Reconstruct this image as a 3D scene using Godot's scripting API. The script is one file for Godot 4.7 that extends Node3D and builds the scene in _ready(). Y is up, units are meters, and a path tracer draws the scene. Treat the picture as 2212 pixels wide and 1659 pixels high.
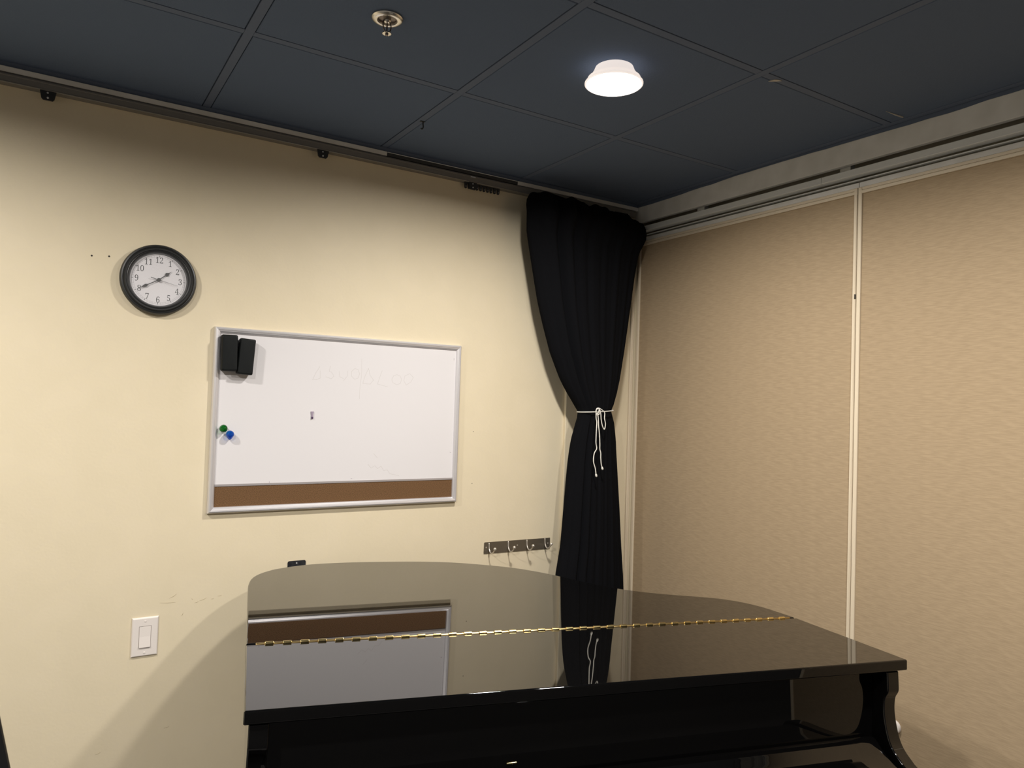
extends Node3D

const CEIL := 2.519
const WX := 2.254          # plane of the partition wall's header
var taken := {}
var M := {}


func _ready() -> void:
	# ---- camera, environment, lamps ----
	var cam := Camera3D.new()
	cam.name = "camera"
	cam.position = Vector3(0, 1.59, 2.557)
	cam.rotation_degrees = Vector3(1.621, -32.309, 1.833)
	cam.fov = 54.884
	cam.near = 0.02
	cam.far = 60.0
	add_child(cam)
	cam.current = true
	var we := WorldEnvironment.new()
	we.name = "world_environment"
	var env := Environment.new()
	env.background_mode = Environment.BG_COLOR
	env.background_color = Color(0.0, 0.0, 0.0)
	env.ambient_light_source = Environment.AMBIENT_SOURCE_DISABLED
	env.tonemap_mode = Environment.TONE_MAPPER_LINEAR
	env.tonemap_exposure = 1.0
	env.sdfgi_enabled = true
	env.ssao_enabled = true
	env.ssil_enabled = true
	we.environment = env
	add_child(we)
	materials()
	# row of lamps by the cream wall, and the second row over the camera
	ceiling_lamp(Vector3(1.281, CEIL, 1.003), 2.5, "lit round ceiling lamp between the sprinkler and the partition wall")
	ceiling_lamp(Vector3(-0.55, CEIL, 1.0), 2.5, "lit round ceiling lamp over the left end of the cream wall")
	ceiling_lamp(Vector3(1.281, CEIL, 2.25), 3.1, "lit round ceiling lamp over the keyboard side of the piano")
	ceiling_lamp(Vector3(-0.55, CEIL, 2.25), 4.5, "lit round ceiling lamp behind and left of the viewer")
	# ---- the setting ----
	room()
	ceiling()
	partition()
	# ---- things ----
	piano()
	curtain()
	whiteboard()
	wall_clock()
	curtain_track()
	coat_rack()
	light_switch()
	sprinkler()
	small_things()
	guessed_music_stand()


# ------------------------------------------------------------------ materials
func mat(key: String, c: Color, rough := 0.6, metal := 0.0, spec := 0.5) -> StandardMaterial3D:
	var m := StandardMaterial3D.new()
	m.resource_name = key
	m.albedo_color = c.linear_to_srgb()
	m.roughness = rough
	m.metallic = metal
	m.metallic_specular = spec
	M[key] = m
	return m


func noise_tex(freq: float, seed_: int, octaves: int, size := 512, ramp: Gradient = null) -> NoiseTexture2D:
	var n := FastNoiseLite.new()
	n.seed = seed_
	n.noise_type = FastNoiseLite.TYPE_SIMPLEX_SMOOTH
	n.frequency = freq
	n.fractal_octaves = octaves
	var t := NoiseTexture2D.new()
	t.width = size
	t.height = size
	t.seamless = true
	t.noise = n
	if ramp:
		t.color_ramp = ramp
	return t


func ramp2(a: Color, b: Color) -> Gradient:
	var g := Gradient.new()
	g.set_color(0, a)
	g.set_color(1, b)
	return g


func tri(m: StandardMaterial3D, s: Vector3) -> void:
	m.uv1_triplanar = true
	m.uv1_world_triplanar = true
	m.uv1_scale = s


func materials() -> void:
	var w := mat("cream_paint", Color(0.75, 0.655, 0.475), 0.55, 0.0, 0.35)
	w.albedo_texture = noise_tex(0.006, 3, 3, 512, ramp2(Color(0.985, 0.985, 0.98), Color(1, 1, 1)))
	w.heightmap_enabled = true
	w.heightmap_texture = noise_tex(0.09, 8, 3)
	w.heightmap_scale = 0.012
	tri(w, Vector3(1.6, 1.6, 1.6))
	mat("dark_paint", Color(0.05, 0.05, 0.052), 0.8)
	mat("side_paint", Color(0.76, 0.70, 0.58), 0.7)
	var fl := mat("carpet", Color(0.15, 0.145, 0.14), 1.0, 0.0, 0.1)
	fl.heightmap_enabled = true
	fl.heightmap_texture = noise_tex(0.2, 5, 3)
	fl.heightmap_scale = 0.3
	tri(fl, Vector3(2, 2, 2))
	var ct := mat("ceiling_tile", Color(0.113, 0.150, 0.226), 0.9, 0.0, 0.2)  # blue of the lens glare round the lamp is mixed into this colour
	ct.heightmap_enabled = true
	ct.heightmap_texture = noise_tex(0.12, 12, 4)
	ct.heightmap_scale = 0.06
	tri(ct, Vector3(2.2, 2.2, 2.2))
	mat("grid_paint", Color(0.124, 0.156, 0.226), 0.75, 0.0, 0.25)  # carries the same blue glare tint as the tiles
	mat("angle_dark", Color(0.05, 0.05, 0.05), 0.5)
	mat("slab", Color(0.03, 0.03, 0.03), 0.95)
	var hd := mat("header_paint", Color(0.82, 0.81, 0.79), 0.7, 0.0, 0.3)
	hd.albedo_texture = noise_tex(0.012, 21, 3, 512, ramp2(Color(0.93, 0.93, 0.92), Color(1, 1, 1)))
	tri(hd, Vector3(1.5, 1.5, 1.5))
	mat("track_aluminium", Color(0.80, 0.82, 0.82), 0.5, 0.0, 0.5)
	mat("stile_cream", Color(0.70, 0.60, 0.45), 0.5, 0.0, 0.4)
	var fb := mat("panel_fabric", Color(0.44, 0.335, 0.215), 0.95, 0.0, 0.15)
	fb.albedo_texture = noise_tex(0.02, 31, 3, 1024, ramp2(Color(0.89, 0.885, 0.88), Color(1, 1, 1)))
	tri(fb, Vector3(0.9, 11.0, 0.9))
	var blk := mat("black_lacquer", Color(0.0020, 0.0019, 0.0019), 0.015, 0.0, 0.56)
	blk.resource_name = "black_lacquer"
	mat("black_satin", Color(0.006, 0.006, 0.006), 0.3, 0.0, 0.5)
	mat("brass", Color(0.80, 0.62, 0.28), 0.2, 1.0)
	mat("brass_dark", Color(0.40, 0.29, 0.13), 0.28, 1.0)
	var cu := mat("black_velvet", Color(0.0062, 0.0064, 0.0076), 0.95, 0.0, 0.12)
	cu.rim_enabled = true
	cu.rim = 0.02
	cu.rim_tint = 0.5
	cu.heightmap_enabled = true
	cu.heightmap_texture = noise_tex(0.15, 44, 3)
	cu.heightmap_scale = 0.05
	tri(cu, Vector3(5, 1.2, 5))
	mat("white_cord", Color(0.80, 0.78, 0.72), 0.8)
	mat("white_plastic", Color(0.80, 0.74, 0.69), 0.35)
	mat("dark_gap", Color(0.03, 0.025, 0.022), 0.8)
	mat("aluminium", Color(0.74, 0.72, 0.73), 0.34, 0.55)
	mat("aluminium_trim", Color(0.50, 0.47, 0.47), 0.4, 0.5)
	var ck := mat("cork", Color(0.25, 0.145, 0.075), 0.95, 0.0, 0.1)
	ck.albedo_texture = noise_tex(0.16, 51, 3, 512, ramp2(Color(0.62, 0.6, 0.58), Color(1, 1, 1)))
	tri(ck, Vector3(4, 4, 4))
	mat("eraser_black", Color(0.0055, 0.0068, 0.0068), 0.5, 0.0, 0.3)
	mat("eraser_felt", Color(0.09, 0.09, 0.09), 1.0)
	var gg := mat("green_glass", Color(0.01, 0.27, 0.03, 0.25), 0.03)
	gg.refraction_enabled = true
	gg.refraction_scale = 0.05
	var bg := mat("blue_glass", Color(0.0, 0.19, 0.85, 0.25), 0.03)
	bg.refraction_enabled = true
	bg.refraction_scale = 0.05
	mat("lilac_plastic", Color(0.34, 0.28, 0.36), 0.4)
	mat("purple_plastic", Color(0.06, 0.03, 0.08), 0.4)
	mat("clock_rim", Color(0.013, 0.0135, 0.0135), 0.42)
	mat("clock_dial", Color(0.72, 0.70, 0.72), 0.7)
	mat("ink", Color(0.012, 0.011, 0.012), 0.6)
	mat("ink_grey", Color(0.26, 0.25, 0.26), 0.7)
	var gl := mat("clear_glass", Color(1, 1, 1, 0.04), 0.02, 0.0, 0.25)
	gl.transparency = BaseMaterial3D.TRANSPARENCY_ALPHA
	mat("rack_steel", Color(0.17, 0.145, 0.11), 0.4, 0.6)
	mat("nickel", Color(0.66, 0.61, 0.54), 0.28, 0.6)
	var gp := mat("galvanised", Color(0.075, 0.077, 0.085), 0.42, 0.5)
	gp.albedo_texture = noise_tex(0.02, 61, 3, 256, ramp2(Color(0.6, 0.6, 0.62), Color(1, 1, 1)))
	tri(gp, Vector3(9, 9, 9))
	mat("steel_bright", Color(0.85, 0.85, 0.85), 0.3, 0.6)
	mat("clip_black", Color(0.022, 0.023, 0.025), 0.5)
	mat("chrome", Color(0.78, 0.75, 0.70), 0.22, 0.85)
	mat("chrome_dark", Color(0.16, 0.135, 0.125), 0.3, 0.9)
	var ln := mat("lamp_lens", Color(0.9, 0.9, 0.88), 0.6)
	ln.emission_enabled = true
	ln.emission = Color(1.0, 0.97, 0.92)
	ln.emission_energy_multiplier = 3.0
	var lh := mat("lamp_housing", Color(0.85, 0.83, 0.80), 0.5)
	lh.emission_enabled = true
	lh.emission = Color(1.0, 0.95, 0.92)
	lh.emission_energy_multiplier = 0.75
	mat("wall_scuff", Color(0.45, 0.37, 0.24), 0.8)
	mat("chip_white", Color(0.5, 0.47, 0.42), 0.7)


# ------------------------------------------------------------------ mesh building
# A shape is a PackedVector3Array of triangles. shut() turns a closed shell right side out.
func shut(t: PackedVector3Array) -> PackedVector3Array:
	var c := Vector3.ZERO
	for p in t:
		c += p
	c /= maxf(1.0, t.size())
	var vol := 0.0
	for i in range(0, t.size(), 3):
		vol += (t[i] - c).dot((t[i + 1] - c).cross(t[i + 2] - c))
	if vol > 0.0:
		for i in range(0, t.size(), 3):
			var s := t[i + 1]
			t[i + 1] = t[i + 2]
			t[i + 2] = s
	return t


func quad(t: PackedVector3Array, a: Vector3, b: Vector3, c: Vector3, d: Vector3) -> void:
	t.append_array([a, b, c, a, c, d])


func loft(rings: Array, closed := true, cap0 := true, cap1 := true) -> PackedVector3Array:
	var t := PackedVector3Array()
	var n: int = rings[0].size()
	for i in rings.size() - 1:
		for k in (n if closed else n - 1):
			var k2 := (k + 1) % n
			quad(t, rings[i][k], rings[i][k2], rings[i + 1][k2], rings[i + 1][k])
	if cap0:
		fan(t, rings[0], true)
	if cap1:
		fan(t, rings[-1], false)
	return t


func fan(t: PackedVector3Array, r, flip: bool) -> void:
	var c := Vector3.ZERO
	for p in r:
		c += p
	c /= r.size()
	for k in r.size():
		var a: Vector3 = r[k]
		var b: Vector3 = r[(k + 1) % r.size()]
		if flip:
			t.append_array([c, b, a])
		else:
			t.append_array([c, a, b])


func tri_cap(t: PackedVector3Array, ring: PackedVector3Array, flat: PackedVector2Array, flip: bool) -> void:
	var ids := Geometry2D.triangulate_polygon(flat)
	for i in range(0, ids.size(), 3):
		var a := ring[ids[i]]
		var b := ring[ids[i + 1]]
		var c := ring[ids[i + 2]]
		# one turning sense for every cap
		var f := (flat[ids[i + 1]] - flat[ids[i]]).cross(flat[ids[i + 2]] - flat[ids[i]]) > 0.0
		if f != flip:
			t.append_array([a, b, c])
		else:
			t.append_array([a, c, b])


func box(lo: Vector3, hi: Vector3, b := 0.0) -> PackedVector3Array:
	var t := PackedVector3Array()
	if b <= 0.0:
		var p := []
		for i in 8:
			p.append(Vector3(hi.x if i & 1 else lo.x, hi.y if i & 2 else lo.y, hi.z if i & 4 else lo.z))
		quad(t, p[0], p[1], p[3], p[2])
		quad(t, p[5], p[4], p[6], p[7])
		quad(t, p[4], p[0], p[2], p[6])
		quad(t, p[1], p[5], p[7], p[3])
		quad(t, p[2], p[3], p[7], p[6])
		quad(t, p[4], p[5], p[1], p[0])
		return shut(t)
	# chamfered: for every corner one point on each of its three faces
	var c := (lo + hi) * 0.5
	var h := (hi - lo) * 0.5
	var pt := func(sx: int, sy: int, sz: int, face: int) -> Vector3:
		var q := h - Vector3(b, b, b)
		q[face] = h[face]
		return c + Vector3(sx * q.x, sy * q.y, sz * q.z)
	var add := func(poly: Array) -> void:
		var m := Vector3.ZERO
		for v in poly:
			m += v
		m = m / poly.size() - c
		var n: Vector3 = (poly[1] - poly[0]).cross(poly[2] - poly[0])
		if n.dot(m) > 0.0:
			poly.reverse()
		for i in range(1, poly.size() - 1):
			t.append_array([poly[0], poly[i], poly[i + 1]])
	for s in [-1, 1]:
		add.call([pt.call(s, -1, -1, 0), pt.call(s, 1, -1, 0), pt.call(s, 1, 1, 0), pt.call(s, -1, 1, 0)])
		add.call([pt.call(-1, s, -1, 1), pt.call(1, s, -1, 1), pt.call(1, s, 1, 1), pt.call(-1, s, 1, 1)])
		add.call([pt.call(-1, -1, s, 2), pt.call(1, -1, s, 2), pt.call(1, 1, s, 2), pt.call(-1, 1, s, 2)])
		for r in [-1, 1]:
			add.call([pt.call(-1, s, r, 1), pt.call(1, s, r, 1), pt.call(1, s, r, 2), pt.call(-1, s, r, 2)])
			add.call([pt.call(s, -1, r, 0), pt.call(s, 1, r, 0), pt.call(s, 1, r, 2), pt.call(s, -1, r, 2)])
			add.call([pt.call(s, r, -1, 0), pt.call(s, r, 1, 0), pt.call(s, r, 1, 1), pt.call(s, r, -1, 1)])
			for q in [-1, 1]:
				add.call([pt.call(s, r, q, 0), pt.call(s, r, q, 1), pt.call(s, r, q, 2)])
	return t


# profile of (radius, height) turned round the y axis
func lathe(profile: Array, seg := 32, closed_profile := false) -> PackedVector3Array:
	var rings := []
	for k in seg + 1:
		var a := TAU * (k % seg) / seg
		var r := PackedVector3Array()
		for p in profile:
			r.append(Vector3(p.x * cos(a), p.y, p.x * sin(a)))
		rings.append(r)
	var t := loft(rings, closed_profile, false, false)
	var u := PackedVector3Array()
	for i in range(0, t.size(), 3):
		if not (t[i].is_equal_approx(t[i + 1]) or t[i + 1].is_equal_approx(t[i + 2]) or t[i].is_equal_approx(t[i + 2])):
			u.append_array([t[i], t[i + 1], t[i + 2]])
	return shut(u)


func tube(path: Array, radius: float, seg := 10, radii: Array = []) -> PackedVector3Array:
	var rings := []
	var side := Vector3.ZERO
	for i in path.size():
		var d: Vector3 = (path[mini(i + 1, path.size() - 1)] - path[maxi(i - 1, 0)]).normalized()
		if side == Vector3.ZERO:
			side = d.cross(Vector3.UP if absf(d.y) < 0.9 else Vector3.RIGHT).normalized()
		side = (side - d * side.dot(d)).normalized()
		var up := d.cross(side)
		var rr: float = radii[i] if radii.size() else radius
		var r := PackedVector3Array()
		for k in seg:
			var a := TAU * k / seg
			r.append(path[i] + (side * cos(a) + up * sin(a)) * rr)
		rings.append(r)
	return shut(loft(rings))


func smooth_path(pts: Array, steps := 6) -> Array:
	var out := []
	for i in pts.size() - 1:
		var a: Vector3 = pts[maxi(i - 1, 0)]
		var d: Vector3 = pts[mini(i + 2, pts.size() - 1)]
		for s in steps:
			out.append(pts[i].cubic_interpolate(pts[i + 1], a, d, float(s) / steps))
	out.append(pts[-1])
	return out


func smooth_flat(pts: PackedVector2Array, steps := 5) -> PackedVector2Array:
	var out := PackedVector2Array()
	for i in pts.size() - 1:
		var a := pts[maxi(i - 1, 0)]
		var d := pts[mini(i + 2, pts.size() - 1)]
		for s in steps:
			out.append(pts[i].cubic_interpolate(pts[i + 1], a, d, float(s) / steps))
	out.append(pts[-1])
	return out


func inset(flat: PackedVector2Array, by: float) -> PackedVector2Array:
	# mitred offset towards the inside, one point for each point
	var area := 0.0
	for i in flat.size():
		area += flat[i].cross(flat[(i + 1) % flat.size()])
	var s := signf(area)
	var out := PackedVector2Array()
	for i in flat.size():
		var e1 := (flat[i] - flat[(i - 1 + flat.size()) % flat.size()]).normalized()
		var e2 := (flat[(i + 1) % flat.size()] - flat[i]).normalized()
		var n1 := Vector2(-e1.y, e1.x) * s
		var n2 := Vector2(-e2.y, e2.x) * s
		var m := (n1 + n2).normalized()
		out.append(flat[i] + m * by / maxf(0.35, m.dot(n1)))
	return out


# a slab with rounded edges: flat is an (x, z) outline, y0 the underside, y1 the top
func slab(flat: PackedVector2Array, y0: float, y1: float, round_ := 0.003) -> PackedVector3Array:
	var rows := []
	var n := 5
	for k in n + 1:
		var a := PI / 2 * k / n
		rows.append([round_ * (1 - sin(a)), y0 + round_ * (1 - cos(a))])
	for k in n + 1:
		var a := PI / 2 * k / n
		rows.append([round_ * (1 - cos(a)), y1 - round_ * (1 - sin(a))])
	var rings := []
	var flats := []
	for r in rows:
		var f := inset(flat, r[0]) if r[0] > 1e-6 else flat
		var ring := PackedVector3Array()
		for q in f:
			ring.append(Vector3(q.x, r[1], q.y))
		rings.append(ring)
		flats.append(f)
	var t := loft(rings, true, false, false)
	var area := 0.0
	for i in flat.size():
		area += flat[i].cross(flat[(i + 1) % flat.size()])
	# caps follow the sense of the sides
	tri_cap(t, rings[0], flats[0], area < 0.0)
	tri_cap(t, rings[-1], flats[-1], area > 0.0)
	return shut(t)


# an outline in (a, b) drawn out along a third axis; place turns (a, b, along) into a point
func prism(flat: PackedVector2Array, d0: float, d1: float, place: Callable) -> PackedVector3Array:
	var r0 := PackedVector3Array()
	var r1 := PackedVector3Array()
	for q in flat:
		r0.append(place.call(q.x, q.y, d0))
		r1.append(place.call(q.x, q.y, d1))
	var t := loft([r0, r1], true, false, false)
	var area := 0.0
	for i in flat.size():
		area += flat[i].cross(flat[(i + 1) % flat.size()])
	tri_cap(t, r0, flat, area < 0.0)
	tri_cap(t, r1, flat, area > 0.0)
	return shut(t)


func moved(t: PackedVector3Array, x: Transform3D) -> PackedVector3Array:
	return x * t


func mesh_of(t: PackedVector3Array, crease := 35.0, uv = null) -> ArrayMesh:
	var normals := PackedVector3Array()
	normals.resize(t.size())
	var at := {}
	var faces := PackedVector3Array()
	for i in range(0, t.size(), 3):
		var n := (t[i + 2] - t[i]).cross(t[i + 1] - t[i])
		faces.append(n)
		for k in 3:
			var key := Vector3i((t[i + k] * 50000.0).round())
			if not at.has(key):
				at[key] = PackedInt32Array()
			at[key].append(i / 3)
	var lim := cos(deg_to_rad(crease))
	for i in t.size():
		var own := faces[i / 3]
		var u := own.normalized()
		var s := Vector3.ZERO
		for f in at[Vector3i((t[i] * 50000.0).round())]:
			if faces[f].normalized().dot(u) > lim:
				s += faces[f]
		normals[i] = s.normalized() if s.length_squared() > 0.0 else Vector3.UP
	var a := []
	a.resize(Mesh.ARRAY_MAX)
	a[Mesh.ARRAY_VERTEX] = t
	a[Mesh.ARRAY_NORMAL] = normals
	if uv != null:
		var us := PackedVector2Array()
		for p in t:
			us.append(uv.call(p))
		a[Mesh.ARRAY_TEX_UV] = us
	var m := ArrayMesh.new()
	m.add_surface_from_arrays(Mesh.PRIMITIVE_TRIANGLES, a)
	return m


# ------------------------------------------------------------------ naming
func numbered(called: String) -> String:
	var k: int = taken.get(called, 0)
	taken[called] = k + 1
	return called if k == 0 else "%s_%03d" % [called, k]


func put(called: String, mesh: Mesh, material: String, parent: Node = null) -> MeshInstance3D:
	var o := MeshInstance3D.new()
	o.mesh = mesh
	o.material_override = M[material]
	o.cast_shadow = GeometryInstance3D.SHADOW_CASTING_SETTING_ON
	if parent:
		var n := 0
		var want := called
		while parent.has_node(NodePath(want)):
			n += 1
			want = "%s_%03d" % [called, n]
		o.name = want
		parent.add_child(o, true)
	else:
		o.name = numbered(called)
		add_child(o, true)
	return o


func obj(called: String, t: PackedVector3Array, material: String, parent: Node = null, crease := 35.0) -> MeshInstance3D:
	return put(called, mesh_of(t, crease), material, parent)


func tag(o: Node3D, label: String, category: String, group := "") -> Node3D:
	o.set_meta("label", label)
	o.set_meta("category", category)
	if group:
		o.set_meta("group", group)
	return o


func thing(called: String, label: String, category: String, at := Vector3.ZERO, group := "") -> Node3D:
	var o := Node3D.new()
	o.name = numbered(called)
	o.position = at
	add_child(o, true)
	tag(o, label, category, group)
	return o


func structure(o: Node3D, label: String, category: String) -> Node3D:
	o.set_meta("kind", "structure")
	return tag(o, label, category)


func root(called: String) -> Node3D:
	var o := Node3D.new()
	o.name = called
	add_child(o)
	return o


# ------------------------------------------------------------------ the room
const XL := -2.3
const ZF := 3.46

func room() -> void:
	var wb := obj("wall_back", box(Vector3(XL - 0.1, 0, -0.1), Vector3(WX + 0.26, CEIL + 0.25, 0.0)), "cream_paint")
	structure(wb, "cream painted wall carrying the clock and the whiteboard", "wall")
	for p in [[0.105, 1.999], [0.151, 2.003], [1.443, 1.480], [1.445, 1.275]]:
		var r := 0.0028 if p[0] < 1.0 else 0.0014
		var hole := lathe([Vector2(0, 0.0), Vector2(r, 0.0), Vector2(r * 0.8, 0.0012), Vector2(0, 0.0008)], 12)
		obj("nail_hole", moved(hole, Transform3D(Basis(Vector3.RIGHT, PI / 2), Vector3(p[0], p[1], 0.0))), "dark_gap", wb)
	# short rubs in the paint between the switch and the piano
	for s in [[0.335, 0.934, 0.382, 0.9305], [0.362, 0.9445, 0.384, 0.957], [0.437, 0.9225, 0.450, 0.926], [0.452, 0.927, 0.474, 0.935], [0.428, 0.937, 0.433, 0.934], [0.487, 0.929, 0.496, 0.931], [0.507, 0.936, 0.520, 0.938], [0.363, 0.5395, 0.379, 0.543], [0.176, 0.499, 0.191, 0.5035], [0.40, 0.885, 0.405, 0.895]]:
		var a := Vector3(s[0], s[1], 0.0)
		var b := Vector3(s[2], s[3], 0.0)
		var m := (a + b) * 0.5 + Vector3(0.001, -0.001, 0)
		obj("scuff_mark", tube([a, m, b], 0.0007, 5, [0.0003, 0.0008, 0.0003]), "wall_scuff", wb)
	var tr := obj("trim_1", box(Vector3(1.884, 0, 0.0), Vector3(2.232, 2.50, 0.014), 0.002), "cream_paint")
	structure(tr, "flat cream board on the cream wall behind the black curtain", "trim")
	structure(obj("wall_left", box(Vector3(XL - 0.1, 0, -0.1), Vector3(XL, CEIL + 0.25, ZF + 0.1)), "side_paint"), "plain wall closing the room on the left, outside the view", "wall")
	structure(obj("wall_front", box(Vector3(XL - 0.1, 0, ZF), Vector3(WX + 0.26, CEIL + 0.25, ZF + 0.1)), "dark_paint"), "dark wall closing the room behind the viewer", "wall")
	structure(obj("floor", box(Vector3(XL - 0.1, -0.1, -0.1), Vector3(WX + 0.26, 0, ZF + 0.1)), "carpet"), "dark carpeted floor under the piano", "floor")
	structure(obj("baseboard_back", box(Vector3(XL, 0, 0), Vector3(1.88, 0.10, 0.012), 0.002), "side_paint"), "low baseboard along the cream wall", "baseboard")
	# the angle that closes the ceiling along the cream wall
	var an := root("trim_2")
	structure(an, "beige angle strip where the ceiling meets the cream wall", "trim")
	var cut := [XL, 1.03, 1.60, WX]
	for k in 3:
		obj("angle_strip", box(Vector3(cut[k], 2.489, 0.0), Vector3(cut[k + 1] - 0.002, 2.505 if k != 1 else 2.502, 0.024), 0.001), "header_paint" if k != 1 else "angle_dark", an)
	obj("angle_strip", box(Vector3(1.03, 2.502, 0.0), Vector3(1.598, 2.5045, 0.024), 0.0008), "track_aluminium", an)
	obj("ceiling_flange", box(Vector3(XL, 2.505, 0.0), Vector3(WX, CEIL + 0.0015, 0.018), 0.0006), "grid_paint", an)


func ceiling() -> void:
	var ce := root("ceiling")
	structure(ce, "suspended ceiling of dark square tiles in a dark metal grid", "ceiling")
	obj("slab", box(Vector3(XL - 0.1, CEIL + 0.12, -0.1), Vector3(WX + 0.26, CEIL + 0.24, ZF + 0.1)), "slab", ce)
	var xs := []
	var x := 0.405 - 0.611 * 5
	while x < WX:
		if x > XL:
			xs.append(x)
		x += 0.611
	var zs := []
	var z := 0.605
	while z < ZF:
		zs.append(z)
		z += 0.611
	var bx := [XL] + xs + [WX]
	var bz := [0.0] + zs + [ZF]
	var meshes := {}
	for i in bx.size() - 1:
		for j in bz.size() - 1:
			var w := Vector2(bx[i + 1] - bx[i] - 0.006, bz[j + 1] - bz[j] - 0.006)
			if w.x < 0.02 or w.y < 0.02:
				continue
			var key := Vector2i(w * 1000.0)
			if not meshes.has(key):
				# tegular tile: a proud face with a stepped edge
				var h := w * 0.5
				var e := 0.011
				var rings := []
				for r in [[h, 0.014], [h, 0.006], [h - Vector2(e, e), 0.006], [h - Vector2(e, e), 0.0016], [h - Vector2(e + 0.0016, e + 0.0016), 0.0]]:
					rings.append(PackedVector3Array([Vector3(-r[0].x, r[1], -r[0].y), Vector3(r[0].x, r[1], -r[0].y), Vector3(r[0].x, r[1], r[0].y), Vector3(-r[0].x, r[1], r[0].y)]))
				meshes[key] = mesh_of(shut(loft(rings)), 20.0)
			var o := put("ceiling_tile", meshes[key], "ceiling_tile", ce)
			o.position = Vector3((bx[i] + bx[i + 1]) * 0.5, CEIL + 0.0005, (bz[j] + bz[j + 1]) * 0.5)
	for xx in xs:
		obj("main_tee", box(Vector3(xx - 0.0115, CEIL, 0.003), Vector3(xx + 0.0115, CEIL + 0.005, ZF), 0.0006), "grid_paint", ce)
	for zz in zs:
		for i in bx.size() - 1:
			if bx[i + 1] - bx[i] > 0.06:
				obj("cross_tee", box(Vector3(bx[i] + 0.0118, CEIL + 0.0004, zz - 0.0115), Vector3(bx[i + 1] - 0.0118, CEIL + 0.005, zz + 0.0115), 0.0006), "grid_paint", ce)
	# chipped paint on the grid near the partition
	var chip := prism(PackedVector2Array([Vector2(-0.017, 0.003), Vector2(-0.004, -0.006), Vector2(0.006, -0.005), Vector2(0.017, 0.003), Vector2(0.002, 0.005)]), 0.0, 0.0016, func(a, b, d): return Vector3(1.688 + a * 0.8 + b * 0.6, CEIL - d, 1.212 + a * 0.7 - b * 0.8))
	obj("paint_chip", chip, "chip_white", ce)
	obj("paint_chip", tube([Vector3(2.128, CEIL, 1.271), Vector3(2.17, CEIL - 0.001, 1.274), Vector3(2.21, CEIL, 1.276)], 0.002, 6, [0.0006, 0.0022, 0.0026]), "chip_white", ce)


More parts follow.
